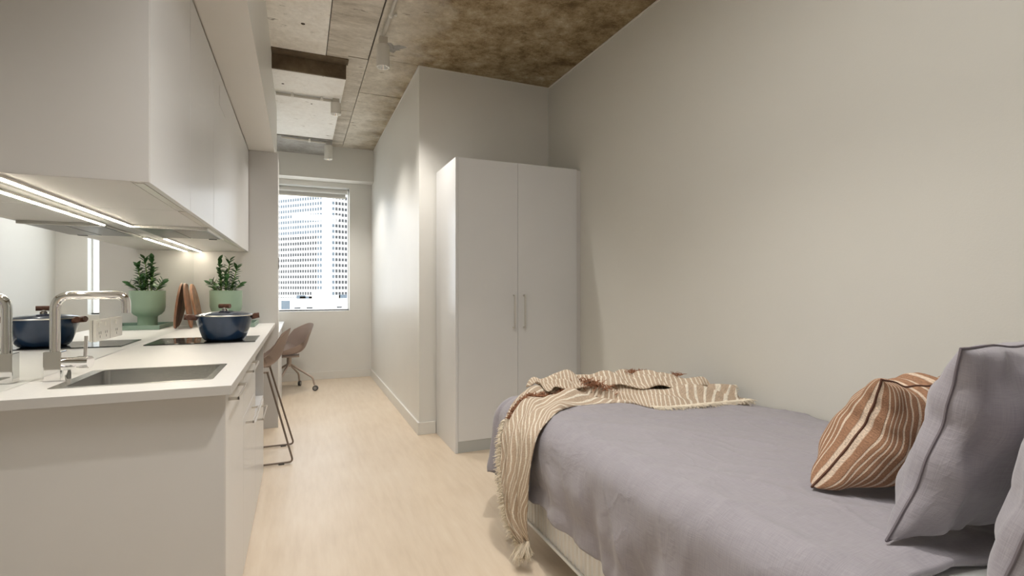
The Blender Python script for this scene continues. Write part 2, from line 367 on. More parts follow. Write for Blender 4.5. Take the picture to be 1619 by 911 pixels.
# dropped part of the slab near the window
bm = bmesh.new(); box(bm, -.79, .347, 4.318, 6.12, 2.90, 3.03, .004); obj('dropped_slab', bm, 'conc_white', ceil)
bm = bmesh.new(); box(bm, -.79, .347, 4.298, 4.318, 2.902, 3.025, .002); obj('shaded_slab_face', bm, 'conc_beam', ceil)  # dark colour paints the shadow on the slab's front face
bm = bmesh.new(); box(bm, -.26, .36, 4.19, 4.298, 3.012, 3.03, .002); obj('brown_strip', bm, 'conc_beam', ceil)  # dark brown strip just in front of the dropped slab
bm = bmesh.new(); box(bm, -.79, .347, 6.125, 6.85, 2.89, 3.03, .004); obj('dropped_slab', bm, 'conc_grey', ceil)  # grey colour here stands in for the unlit far end of the slab
# broken patch where the conduit leaves the slab
bm = bmesh.new(); r_ = random.Random(4)
c0 = bm.verts.new((.66, 3.88, CZ - .012)); ring = []
for k in range(26):
    a = 2 * PI * k / 26; rr = .075 * (1 + .6 * r_.uniform(-1, 1)); ring.append(bm.verts.new((.655 + rr * math.cos(a), 3.86 + rr * .8 * math.sin(a), CZ - .0005)))
for k in range(26): bm.faces.new((c0, ring[k], ring[(k + 1) % 26]))
obj('broken_patch', bm, 'conc_grey', ceil)
for (hx, hy, hr) in ((.02, 3.75, .012), (-.02, 3.4, .007), (.0, 3.42, .005), (.09, 3.3, .006), (-.13, 4.6, .01), (.1, 5.0, .008)):
    bm = bmesh.new(); z = CZ - .004 if hy < 4.3 else 2.899
    lathe(bm, [(0, -.002), (hr, 0), (hr * 1.3, .003)], (hx, hy, z), 9); obj('bolt_hole', bm, 'dark', ceil)
# bulkhead above the kitchen
bm = bmesh.new(); box(bm, WX, -.200, YB, 5.25, 2.372, CZ + .015)
struct('trim_5', bm, 'wall_white')
bm = bmesh.new(); box(bm, -.395, -.198, .2, YP - .002, 2.364, 2.371); struct('trim_6', bm, 'soffit')

# window
win = thing('window_1', None, None, (0, 7.22, WZ0), kind='structure')
bm = bmesh.new(); t_ = .018
box(bm, WL, WR, 7.2, 7.24, WZ0, WZ0 + t_); box(bm, WL, WR, 7.2, 7.24, WZ1 - t_, WZ1); box(bm, WL, WL + t_, 7.2, 7.24, WZ0, WZ1); box(bm, WR - .012, WR, 7.2, 7.24, WZ0, WZ1)
obj('window_frame', bm, 'winframe', win)
obj('glass_pane', B(WL + t_, WR - .012, 7.218, 7.222, WZ0 + t_, WZ1 - t_), 'glass', win)
obj('sill_track', B(WL, WR, 7.185, 7.20, WZ0, WZ0 + .012), 'slot', win)
bl = thing('roller_blind', 'light grey roller blind rolled up at the top of the window', 'blind', (0, 7.15, 2.47))
bm = bmesh.new(); tube(bm, [(WL + .03, 7.15, 2.495), (WR - .03, 7.15, 2.495)], .034, 20); obj('roller', bm, 'blind', bl, smooth=True)
obj('blind_cloth', B(WL + .04, WR - .04, 7.181, 7.184, 2.425, 2.495), 'blind', bl)
obj('bottom_bar', B(WL + .04, WR - .04, 7.176, 7.189, 2.408, 2.428, bev=.003), 'plastic', bl)
obj('bracket', B(WR - .03, WR - .024, 7.11, 7.19, 2.455, 2.538), 'plastic', bl)
bm = bmesh.new(); tube(bm, [(WR - .018, 7.13, 2.5), (WR - .017, 7.13, 2.2), (WR - .018, 7.132, 1.95)], .0018, 6); obj('chain', bm, 'plastic', bl)

# ------------------------------------------------------------------ city outside
CAMF = 796.0; TH = math.atan(335.5 / 796.0)
def far_pt(u, zc, z):        # survey point: bearing and distance seen from the flat, used once to lay out the far buildings
    xc = (u - 809.5) / CAMF * zc
    return Vector((xc * math.cos(TH) + zc * math.sin(TH), -xc * math.sin(TH) + zc * math.cos(TH), z))
tw = thing('office_tower', 'tall white concrete office tower with a grid of small square windows beyond the window', 'building', far_pt(519, 300, -40))
C0 = far_pt(519, 300, 0); CL = far_pt(445, 316, 0); CR = far_pt(551, 307.8, 0)
dl = (CL - C0).normalized(); dr = (CR - C0).normalized()
bm = bmesh.new()
a = C0; b_ = C0 + dl * 70; c_ = C0 + dr * 40; d_ = b_ + dr * 40
for z0, z1 in ((-40, 90),):
    lo = [bm.verts.new((p.x, p.y, z0)) for p in (a, b_, d_, c_)]; hi = [bm.verts.new((p.x, p.y, z1)) for p in (a, b_, d_, c_)]
    for k in range(4): bm.faces.new((lo[k], lo[(k + 1) % 4], hi[(k + 1) % 4], hi[k]))
    bm.faces.new(hi); bm.faces.new(lo[::-1])
obj('facade', bm, 'tower', tw)
FS = 3.39
nl = Vector((dl.y, -dl.x, 0)); nl = nl if nl.y < 0 else -nl
nr = Vector((dr.y, -dr.x, 0)); nr = nr if nr.y < 0 else -nr
def win_grid(rows, cols, m, side, name):
    bm = bmesh.new()
    d, n, s0, sp, ww = (dl, nl, 4.9, 2.06, 1.5) if side == 'l' else (dr, nr, 2.2, 1.92, 1.42)
    for r_i in rows:
        zc_ = 54.6 - r_i * FS
        for c_i in cols:
            if side == 'l' and r_i == 17 and c_i < 4: continue
            q = C0 + d * (s0 + c_i * sp)
            ps = [q + n * .25, q + d * ww + n * .25]
            vs = [bm.verts.new((p.x, p.y, z)) for p, z in ((ps[0], zc_), (ps[1], zc_), (ps[1], zc_ + 1.95), (ps[0], zc_ + 1.95))]
            bm.faces.new(vs)
    obj(name, bm, m, tw, kind='stuff')
win_grid(range(0, 7), range(0, 19), 'win_blue', 'l', 'windows'); win_grid(range(7, 19), range(0, 2), 'win_blue', 'l', 'windows')  # blue in the upper rows paints the sky reflected in the glass
win_grid(range(7, 19), range(2, 19), 'win_dark', 'l', 'windows')
win_grid(range(0, 18), range(0, 1), 'win_blue', 'r', 'windows'); win_grid(range(0, 18), range(1, 14), 'win_dark', 'r', 'windows')
bm = bmesh.new(); q = C0 + nl * .3 + dr * .1; box(bm, q.x - .15, q.x + .15, q.y - .15, q.y + .15, -30, 80); obj('corner_rib', bm, 'win_blue', tw)
lb = thing('low_rooftop_building', 'low white building with rooftop plant at the foot of the tower', 'building', far_pt(500, 130, -40))
p0 = far_pt(425, 128, 0); p1 = far_pt(575, 128, 0)
obj('wall', B(p0.x, p1.x + 6, p0.y, p0.y + 14, -40, -1.6), 'lowbuild', lb)
for (u, w_, h_, z) in ((451, 2.1, 2.3, -4.3), (470, 1.5, .4, -4.2), (490, 1.5, .4, -4.2), (540, 1.4, .4, -4.1)):
    p = far_pt(u, 127.5, 0); obj('window', B(p.x - w_ / 2, p.x + w_ / 2, p0.y - .06, p0.y, z, z + h_), 'win_dark' if w_ < 1.8 else 'win_blue', lb)
for (u, w_, h_) in ((476, 2.2, .9), (484, 3.0, .6), (494, 1.6, .8), (538, .8, .9), (546, 2.4, 1.0)):
    p = far_pt(u, 130, 0); obj('roof_plant', B(p.x - w_ / 2, p.x + w_ / 2, p0.y + 1, p0.y + 3, -1.6, -1.6 + h_), 'ground' if w_ < 2 else 'win_blue', lb)
struct('ground_street', B(-300, 500, 20, 700, -42, -40), 'ground')

# ------------------------------------------------------------------ ceiling conduits and spotlights
def spotlight(x, y, ztop, L_, label, on=True, power=1.0):
    t = thing('ceiling_spotlight', label, 'spotlight', (x, y, ztop), group='cylindrical ceiling spotlights')
    r = .045
    bm = bmesh.new(); lathe(bm, [(0, 0), (r - .002, 0), (r, -.003), (r, -L_), (r - .004, -L_), (r - .005, -L_ + .03)], (0, 0, 0), 36)
    obj('housing', bm, 'lampwhite', t, smooth=True, local=True)
    bm = bmesh.new(); lathe(bm, [(r - .0045, -L_ + .001), (.026, -L_ + .028), (.020, -L_ + .03)], (0, 0, 0), 32); obj('reflector', bm, 'reflector', t, smooth=True, local=True)
    bm = bmesh.new(); lathe(bm, [(.020, -L_ + .028), (0, -L_ + .026)], (0, 0, 0), 24); obj('lamp_lens', bm, 'lens', t, local=True)
    bm = bmesh.new(); box(bm, -.028, .028, -.03, .03, 0, .055, .003); obj('mounting_box', bm, 'conduit', t, local=True)
    l = lamp('spot_lamp', 'SPOT', (0, 0, -L_ + .012), SPOT_W * power, (0, 0, 0), (1, .955, .90), spot_size=R(118), spot_blend=.8, shadow_soft_size=.028)
    l.parent = t
    return t
spotlight(.548, 3.67, 2.93, .155, 'grey cylindrical spotlight at the end of the long conduit, nearest the alcove')
spotlight(.300, 4.80, 2.865, .10, 'short white spotlight at the end of the middle conduit, on the bright slab', power=.8)
spotlight(.305, 6.22, 2.855, .16, 'white cylindrical spotlight nearest the window', power=.8)
spotlight(.63, 1.22, 2.955, .165, 'ceiling spotlight on the long conduit above the front of the bed', power=1.3)
def conduit(pts, clips, label, r=.0125):
    c = thing('electrical_conduit', label, 'conduit', pts[0], group='surface conduits on the concrete ceiling')
    bm = bmesh.new(); tube(bm, pts, r, 12); obj('pipe', bm, 'conduit', c, smooth=True)
    for p in clips:
        bm = bmesh.new(); d = (Vector(pts[1]) - Vector(pts[0])).normalized()
        tube(bm, [Vector(p) - d * .012, Vector(p) + d * .012], r + .004, 12); s = d.cross(Vector((0, 0, 1))) * .03
        for q in (1,): box(bm, p[0] + s.x * q - .008, p[0] + s.x * q + .008, p[1] + s.y * q - .008, p[1] + s.y * q + .008, p[2], p[2] + .014)
        obj('clip', bm, 'plastic', c)
conduit([(.565, 1.4, 2.995), (.548, 3.64, 2.995)], [(.557, 2.2, 2.995), (.553, 3.36, 2.995)], 'long grey conduit running along the ceiling to the nearest spotlight')
conduit([(-.19, 4.80, 2.883), (.275, 4.80, 2.883)], [(-.06, 4.80, 2.883), (.18, 4.80, 2.883)], 'short pale conduit across the bright slab, nearer of the two')
conduit([(-.19, 6.13, 2.872), (.28, 6.18, 2.872)], [(.10, 6.16, 2.872)], 'short grey conduit across the slab, nearer the window')

# ------------------------------------------------------------------ kitchen
CF = -.195; CY0 = 1.766; CT = .90; TK = .028; BF = -.217
SX0, SX1, SY0, SY1 = -.655, -.285, 1.918, 2.262     # basin opening
bm = bmesh.new()
box(bm, WX, SX0 - .004, CY0, YP - .012, CT - TK, CT); box(bm, SX1 + .004, CF, CY0, YP - .012, CT - TK, CT)
box(bm, SX0 - .004, SX1 + .004, CY0, SY0 - .004, CT - TK, CT); box(bm, SX0 - .004, SX1 + .004, SY1 + .004, YP - .012, CT - TK, CT)
ct = tag(obj('kitchen_worktop', bm, 'counter'), 'long warm white laminate worktop along the mirrored wall', 'worktop')
bm = bmesh.new(); box(bm, WX, CF, CY0 - .0015, CY0, CT - TK, CT - .0008); box(bm, CF, CF + .0012, CY0, YP - .012, CT - TK, CT - .0008)
e_ = obj('edge_banding', bm, 'edge'); e_.parent = ct
# mirrored splashback
bm = bmesh.new(); box(bm, WX + .0005, WX + .005, 1.0, YP - .012, CT + .001, 1.503)
tag(obj('mirror_splashback', bm, 'mirror'), 'frameless mirror splashback between the worktop and wall cabinets', 'mirror')

def bar_handle(parent, x, y0, y1, z, depth=.032, th=.010, label=None):
    bm = bmesh.new()
    box(bm, x + depth - th * .5, x + depth, y0, y1, z - th / 2, z + th / 2, .001)
    box(bm, x, x + depth, y0, y0 + th, z - th / 2, z + th / 2, .001); box(bm, x, x + depth, y1 - th, y1, z - th / 2, z + th / 2, .001)
    return obj('handle', bm, 'alu', parent)
# base cabinets
c1 = thing('sink_cabinet', 'warm grey base cabinet under the sink, with the plain end panel', 'cabinet', (-.5, 1.82, 0))
obj('end_panel', B(WX + .001, BF, 1.813, 1.831, 0, CT - TK - .001, bev=.0008), 'cabside', c1)
bm = bmesh.new(); box(bm, WX + .002, BF - .022, 1.832, 2.378, .10, .118); box(bm, WX + .002, WX + .012, 1.832, 2.378, .118, .70); box(bm, WX + .002, BF - .022, 2.362, 2.378, .118, .66)
obj('carcass', bm, 'cabside', c1)
d = obj('door', B(BF - .019, BF - .001, 1.833, 2.378, .008, CT - TK - .004, bev=.0008), 'cab', c1); bar_handle(d, BF - .001, 1.90, 2.18, .832)
c2 = thing('drawer_cabinet', 'warm grey base cabinet with two bar-handled drawer fronts, beside the sink cabinet', 'cabinet', (-.5, 2.4, 0))
bm = bmesh.new(); box(bm, WX + .002, BF - .022, 2.382, 3.0, .10, .118); box(bm, WX + .002, BF - .022, 2.382, 2.398, .118, CT - TK - .002); box(bm, WX + .002, BF - .002, 2.986, 3.002, .1, CT - TK - .002)
obj('carcass', bm, 'cabside', c2)
d = obj('drawer', B(BF - .019, BF - .001, 2.381, 3.0, .655, CT - TK - .004, bev=.0008), 'cab', c2); bar_handle(d, BF - .001, 2.487, 2.81, .832)
d = obj('drawer', B(BF - .019, BF - .001, 2.381, 3.0, .008, .652, bev=.0008), 'cab', c2); bar_handle(d, BF - .001, 2.48, 2.79, .612)
c3 = thing('open_niche_cabinet', 'warm grey base cabinet with an open appliance niche above one drawer', 'cabinet', (-.5, 3.02, 0))
bm = bmesh.new(); box(bm, WX + .002, BF - .002, 3.645, 3.663, .0, CT - TK - .002); box(bm, WX + .002, WX + .014, 3.004, 3.643, .1, CT - TK - .002)
obj('carcass', bm, 'cabside', c3)
obj('niche_shelf', B(WX + .014, BF - .003, 3.004, 3.643, .485, .502), 'cab', c3)
d = obj('drawer', B(BF - .019, BF - .001, 3.004, 3.643, .008, .484, bev=.0008), 'cab', c3); bar_handle(d, BF - .001, 3.12, 3.48, .468)
# tall end panel
bm = bmesh.new(); box(bm, WX + .001, -.172, YP - .010, YP + .012, 0, 2.362, .001)
tag(obj('tall_end_panel', bm, 'cabside'), 'tall warm white panel closing the far end of the kitchen', 'panel')
struct('trim_7', B(WX, -.180, YP + .013, 5.2, 0, 2.371), 'wall_white')
bm = bmesh.new(); box(bm, -.1805, -.166, YP + .02, YP + .10, 1.365, 1.465, .003)
sw = tag(obj('switch_plate', bm, 'caster'), 'grey switch plate on the outer face of the wall stub by the window', 'switch')
# wall cabinets
UX = -.398; UZ = 1.504; UT = 2.358
def wall_cab(y0, y1, label, end=False, hatch=False):
    c = thing('wall_cabinet', label, 'cabinet', (-.6, y0, UZ), group='white wall cabinets above the worktop')
    bm = bmesh.new()
    e = .0008
    box(bm, WX + .006, UX - .019, y0 + (.018 if end else e), y0 + (.034 if end else .016), UZ, UT); box(bm, WX + .006, UX - .019, y1 - .016, y1 - e, UZ, UT)
    box(bm, WX + .006, UX - .019, y0 + .016, y1 - .016, UT - .018, UT); box(bm, WX + .006, WX + .012, y0 + .016, y1 - .016, UZ, UT)
    obj('carcass', bm, 'cabside', c)
    obj('bottom_panel', B(WX + .006, UX - .045, y0 + .0005, y1 - .0005, UZ - .002, UZ + .016), 'cabside', c)
    dd = obj('door', B(UX - .018, UX, y0 + (.0008 if not end else .018), y1 - .0028, UZ, UT, bev=.0008), 'cab', c)
    if end: obj('end_panel', B(WX + .002, UX - .0002, y0, y0 + .0175, UZ - .001, UT, bev=.0005), 'cabside', c)
    if hatch:
        bm = bmesh.new(); box(bm, UX + .0002, UX + .0022, 3.10, 3.33, 2.185, 2.29, .0008); obj('hatch_cover', bm, 'cab', dd)
    obj('grip_trim', B(UX - .044, UX - .0195, y0 + .03, y1 - .03, UZ - .0015, UZ + .006), 'alu', c)
wall_cab(1.732, 2.326, 'white wall cabinet nearest the camera, its plain side panel facing the room', end=True)
wall_cab(2.328, 2.91, 'middle white wall cabinet with one flat door above the sink')
wall_cab(2.912, YP - .012, 'widest white wall cabinet above the range hood, reaching the tall panel', hatch=True)
# range hood
h = thing('range_hood', 'slim steel slide-out range hood set under the wall cabinets', 'range hood', (-.6, 3.2, 1.49))
obj('hood_body', B(-.735, -.43, 2.935, 3.535, 1.493, 1.5015, bev=.001), 'alu', h)
obj('front_bar', B(-.745, -.425, 2.905, 2.933, 1.487, 1.5015, bev=.002), 'steel', h)
for k in range(2): obj('filter', B(-.725 + k * .148, -.585 + k * .148, 2.96, 3.44, 1.489, 1.4925, bev=.001), 'gunmetal', h)
obj('switch', B(-.50, -.46, 3.47, 3.49, 1.489, 1.4928), 'slot', h)
# led strips
for (y0, y1, lab) in ((1.76, 2.90, 'glowing LED strip under the cabinets in front of the range hood'), (3.57, YP - .03, 'glowing LED strip under the cabinets behind the range hood')):
    s = thing('led_strip', lab, 'light strip', (-.742, y0, 1.495), group='LED strips under the wall cabinets')
    obj('profile', B(-.752, -.732, y0, y1, 1.494, 1.5015), 'alu', s); obj('diffuser', B(-.749, -.735, y0 + .003, y1 - .003, 1.4915, 1.4938), 'led', s)

# sink
sk = thing('sink', 'rectangular stainless steel sink set into the worktop near the tap', 'sink', (-.48, 2.09, .72))
bm = bmesh.new()
def rrect(x0, x1, y0, y1, r, z, n=5):
    out = []
    for cx_, cy_, a0 in ((x1 - r, y1 - r, 0), (x0 + r, y1 - r, 90), (x0 + r, y0 + r, 180), (x1 - r, y0 + r, 270)):
        for k in range(n + 1):
            a = R(a0 + 90 * k / n); out.append((cx_ + r * math.cos(a), cy_ + r * math.sin(a), z))
    return out
loops = [rrect(SX0, SX1, SY0, SY1, .02, .9008), rrect(SX0, SX1, SY0, SY1, .02, .9), rrect(SX0 + .003, SX1 - .003, SY0 + .003, SY1 - .003, .022, .74), rrect(SX0 + .02, SX1 - .02, SY0 + .02, SY1 - .02, .02, .72)]
rv = [[bm.verts.new(p) for p in l] for l in loops]
for a_, b2 in zip(rv, rv[1:]):
    for k in range(len(a_)): bm.faces.new((a_[k], a_[(k + 1) % len(a_)], b2[(k + 1) % len(a_)], b2[k]))
bm.faces.new(rv[-1]); obj('basin', bm, 'steel', sk, smooth=True)
bm = bmesh.new(); lo = [bm.verts.new(p) for p in rrect(SX0 - .036, SX1 + .022, SY0 - .016, SY1 + .012, .012, .9012)]; li = [bm.verts.new(p) for p in rrect(SX0, SX1, SY0, SY1, .02, .9016)]
lo2 = [bm.verts.new((v.co.x, v.co.y, .9002)) for v in lo]
for k in range(len(lo)):
    k2 = (k + 1) % len(lo); bm.faces.new((lo[k], lo[k2], li[k2], li[k])); bm.faces.new((lo2[k], lo2[k2], lo[k2], lo[k]))
obj('rim', bm, 'steel', sk)
bm = bmesh.new(); lathe(bm, [(0, .003), (.03, .004), (.038, .0015), (.038, 0)], (-.48, 2.1, .7205), 24); obj('drain', bm, 'chrome', sk, smooth=True)
# tap
FX, FY = -.732, 2.082
tp = thing('kitchen_tap', 'tall chrome kitchen tap with a square-bend spout and side lever', 'tap', (FX, FY, .9))
bm = bmesh.new(); box(bm, FX - .023, FX + .023, FY - .023, FY + .023, .901, .995, .003); obj('body', bm, 'chrome', tp)
bm = bmesh.new(); tube(bm, bend([(FX, FY, .995), (FX, FY, 1.176), (FX + .185, FY + .015, 1.176), (FX + .185, FY + .015, 1.115)], .045, 8), .0138, 20); obj('spout', bm, 'chrome', tp, smooth=True)
hd = Vector((.97, -.24, 0)).normalized(); a0 = Vector((FX, FY, .958)) + hd * .015
bm = bmesh.new(); tube(bm, [a0, a0 + hd * .052], .0165, 24); tube(bm, [a0 + hd * .053, a0 + hd * .088], .0195, 24); obj('lever_barrel', bm, 'chrome', tp, smooth=True)
bm = bmesh.new(); q = a0 + hd * .072; tube(bm, [q + Vector((0, 0, .012)), q + Vector((.003, 0, .085))], .0052, 12); obj('lever', bm, 'chrome', tp, smooth=True)
bm = bmesh.new(); cyl(bm, (FX + .034, FY - .02, .9012), (FX + .034, FY - .02, .935), .014, 20); obj('aerator_cap', bm, 'chrome', tp, smooth=True)

# power points
for i, (y0, y1, lab, n_) in enumerate(((2.600, 2.766, 'white double power point on the mirror, nearer the tap', 2), (2.775, 2.935, 'white power point on the mirror, further from the tap', 1))):
    t = thing('power_point', lab, 'power point', (WX + .006, (y0 + y1) / 2, 1.02), group='power points on the mirror splashback')
    obj('plate', B(WX + .0055, WX + .017, y0, y1, .975, 1.066, bev=.003), 'plastic', t)
    for k in range(n_):
        yc = (y0 + y1) / 2 + (k - (n_ - 1) / 2) * .075
        bm = bmesh.new(); box(bm, WX + .0172, WX + .0215, yc - .02, yc + .005, 1.038, 1.055, .001); obj('rocker', bm, 'plastic', t)
        bm = bmesh.new()
        for (dy, dz, ww, hh) in ((-.014, .022, .003, .011), (.006, .022, .003, .011), (-.004, .006, .003, .011)): box(bm, WX + .0172, WX + .0178, yc + dy, yc + dy + ww, .982 + dz, .982 + dz + hh)
        obj('socket_slots', bm, 'slot', t)

# hob
hb = thing('induction_hob', 'black glass two-zone hob set flush in the worktop', 'hob', (-.48, 3.3, .9))
obj('glass_plate', B(-.745, -.228, 3.135, 3.495, .9005, .9055, bev=.001), 'black_glass', hb)
for k, (x, r) in enumerate(((-.60, .075), (-.385, .09))):
    bm = bmesh.new(); lathe(bm, [(r - .002, .0058), (r, .0059), (r + .002, .0058)], (x, 3.315, .9), 40); obj('zone_ring', bm, 'caster', hb)
# pot
px, py, pz = -.392, 3.262, .9065
pt = thing('cooking_pot', 'dark blue enamel casserole pot with wooden handles standing on the hob', 'pot', (px, py, pz))
bm = bmesh.new(); lathe(bm, [(0, 0), (.088, 0), (.098, .004), (.109, .018), (.126, .065), (.137, .11), (.142, .138), (.139, .138), (.134, .11), (.10, .012), (0, .008)], (0, 0, 0), 56); obj('body', bm, 'enamel', pt, smooth=True, local=True)
ld = bmesh.new(); lathe(ld, [(.1425, .139), (.143, .143), (.137, .147), (.09, .158), (.03, .165), (0, .166)], (0, 0, 0), 56); lid = obj('lid', ld, 'enamel', pt, smooth=True, local=True)
bm = bmesh.new(); lathe(bm, [(.1435, .137), (.1455, .140), (.1435, .144)], (0, 0, 0), 56); obj('rim', bm, 'alu', pt, smooth=True, local=True)
bm = bmesh.new(); lathe(bm, [(0, .166), (.019, .166), (.016, .172), (.009, .176), (.009, .184)], (0, 0, 0), 24); obj('knob_stem', bm, 'chrome', lid, smooth=True, local=True)
ka = Vector((.93, -.37, 0)).normalized()
bm = bmesh.new(); tube(bm, [ka * -.030 + Vector((0, 0, .191)), ka * -.022 + Vector((0, 0, .191)), ka * .022 + Vector((0, 0, .191)), ka * .030 + Vector((0, 0, .191))], .0125, 14); obj('knob', bm, 'wood_dark', lid, smooth=True, local=True)
ha = Vector((.97, .05, 0)).normalized()
for s, L0, L1 in ((-1, .125, .195), (1, .135, .175)):
    bm = bmesh.new(); hv = ha * s + Vector((0, -.25 * (s < 0), 0)); hv.normalize(); sd = Vector((-hv.y, hv.x, 0))
    vs = []
    tube(bm, [hv * L0 + Vector((0, 0, .128)), hv * (L0 + .01) + Vector((0, 0, .130)), hv * (L1 - .01) + Vector((0, 0, .135)), hv * L1 + Vector((0, 0, .136))], .0155, 12)
    tube(bm, [hv * (L1 - .02) - sd * .028 + Vector((0, 0, .135)), hv * (L1 - .02) + sd * .028 + Vector((0, 0, .135))], .0145, 12)
    obj('handle', bm, 'wood_dark', pt, smooth=True, local=True)

# tray, planter and plant
TX0, TX1, TY0, TY1 = -.655, -.318, 4.32, 4.74
tr = thing('serving_tray', 'sage green rectangular tray under the planter', 'tray', (-.51, 4.53, .9))
bm = bmesh.new(); box(bm, TX0, TX1, TY0, TY1, .9012, .908, .002)
obj('tray_base', bm, 'sage_tray', tr)
bm = bmesh.new()
for a in ((TX0, TX1, TY0, TY0 + .01), (TX0, TX1, TY1 - .01, TY1), (TX0, TX0 + .01, TY0 + .01, TY1 - .01), (TX1 - .01, TX1, TY0 + .01, TY1 - .01)): box(bm, *a, .908, .932, .001)
obj('tray_rim', bm, 'sage_tray', tr)
GX, GY = -.535, 4.53
pl = thing('planter', 'sage green footed ceramic planter standing on the tray', 'planter', (GX, GY, .9085))
bm = bmesh.new(); lathe(bm, [(0, 0), (.062, 0), (.062, .075), (.066, .082), (.088, .096), (.105, .118), (.112, .15), (.1135, .272), (.107, .272), (.105, .15), (.07, .10), (0, .095)], (0, 0, 0), 56)
obj('bowl', bm, 'sage', pl, smooth=True, local=True)
ORGZ = .9085 + .255
zp = thing('zz_plant', 'dark green glossy leafed plant growing in the sage planter', 'plant', (GX, GY, ORGZ - .01))
bm = bmesh.new(); lathe(bm, [(0, .004), (.104, 0)], (0, 0, 0), 30); obj('soil', bm, 'soil', zp, local=True)
def leaf(bm, p, d, up, L_, W_):
    d = d.normalized(); s = d.cross(up).normalized(); n = s.cross(d).normalized()
    prof = [(0, .12), (.25, .8), (.5, 1), (.75, .72), (1, .04)]
    rows = []
    for t, w_ in prof:
        c = p + d * L_ * t + n * (-.12 * L_ * t * t)
        rows.append((bm.verts.new(c - s * W_ * w_ * .5 + n * .15 * W_ * w_), bm.verts.new(c), bm.verts.new(c + s * W_ * w_ * .5 + n * .15 * W_ * w_)))
    for a, b2 in zip(rows, rows[1:]):
        bm.faces.new((a[0], a[1], b2[1], b2[0])); bm.faces.new((a[1], a[2], b2[2], b2[1]))
rl = random.Random(11)
stems = [((-.03, -.03), (-.04, -.05, .255), 1), ((.0, .01), (.025, .02, .262), 1), ((.04, .02), (.075, .045, .215), 1), ((.03, -.03), (.05, -.02, .10), .9), ((-.04, .03), (-.09, .02, .09), .9), ((.05, .0), (.10, -.03, .075), .9), ((-.01, .05), (-.02, .08, .17), 1), ((-.05, -.02), (-.10, -.05, .08), .9), ((.0, -.05), (.01, -.075, .12), .9)]
for (bx, by), (ex, ey, ez), sc in stems:
    p0 = Vector((bx, by, 0)); p2 = Vector((ex, ey, ez)); p1 = Vector(((bx * .8 + ex * .2), (by * .8 + ey * .2), ez * .55))
    pts = [p0 * (1 - t) ** 2 + p1 * 2 * t * (1 - t) + p2 * t * t for t in [k / 12 for k in range(13)]]
    bm = bmesh.new(); tube(bm, pts, .0055, 8, r2=.0025); st = obj('stem', bm, 'stem', zp, smooth=True, local=True)
    bm = bmesh.new(); n_ = int(8 + ez * 52)
    ph = rl.uniform(0, PI)
    for k in range(n_):
        t = .18 + .82 * k / (n_ - 1); i = min(11, int(t * 12)); p = pts[i].lerp(pts[i + 1], t * 12 - i); d = (pts[i + 1] - pts[i]).normalized()
        side = Vector((math.cos(ph + (k % 2) * PI), math.sin(ph + (k % 2) * PI), 0)); side.rotate(Matrix.Rotation(rl.uniform(-.7, .7), 3, d))
        dd_ = side * .9 + d * (.45 + .6 * (t > .85)) + Vector((0, 0, .1))
        leaf(bm, p, dd_, d, rl.uniform(.050, .070) * sc, rl.uniform(.024, .032))
    obj('leaves', bm, 'leaf', st, smooth=True, local=True, kind='stuff')

# boards leaning on the mirror
def board(y, w_, h_, xb, xt, zb, m, label, hole=False, th=.016):
    t = thing('chopping_board', label, 'board', (xb, y, zb), group='wooden boards leaning on the mirror')
    bm = bmesh.new(); ring = []
    n = 40
    for side in (0, 1):
        rr = []
        for k in range(n):
            a = 2 * PI * k / n
            yy = math.cos(a) * w_ / 2 * (1 + .06 * math.sin(a)); zz = h_ / 2 + math.sin(a) * h_ / 2
            f = zz / h_; rr.append(bm.verts.new((xt * f + xb * (1 - f) - xb + (th if side else 0), yy, zz)))
        ring.append(rr)
    bm.faces.new(ring[0]); bm.faces.new(ring[1][::-1])
    for k in range(n): bm.faces.new((ring[0][k], ring[0][(k + 1) % n], ring[1][(k + 1) % n], ring[1][k]))
    es = [e for e in bm.edges if len(e.link_faces) == 2 and any(len(f.verts) > 10 for f in e.link_faces)]
    bmesh.ops.bevel(bm, geom=es, offset=.003, segments=2, affect='EDGES')
    obj('board_panel', bm, m, t, smooth=True, local=True)
    return t
board(4.575, .235, .33, -.722, -.782, .9015, 'board', 'broad oval pinkish board leaning on the mirror, behind the narrower one')
board(4.37, .16, .335, -.748, -.7895, .9015, 'board2', 'narrower dark oval board leaning on the mirror, nearer the hob', th=.014)

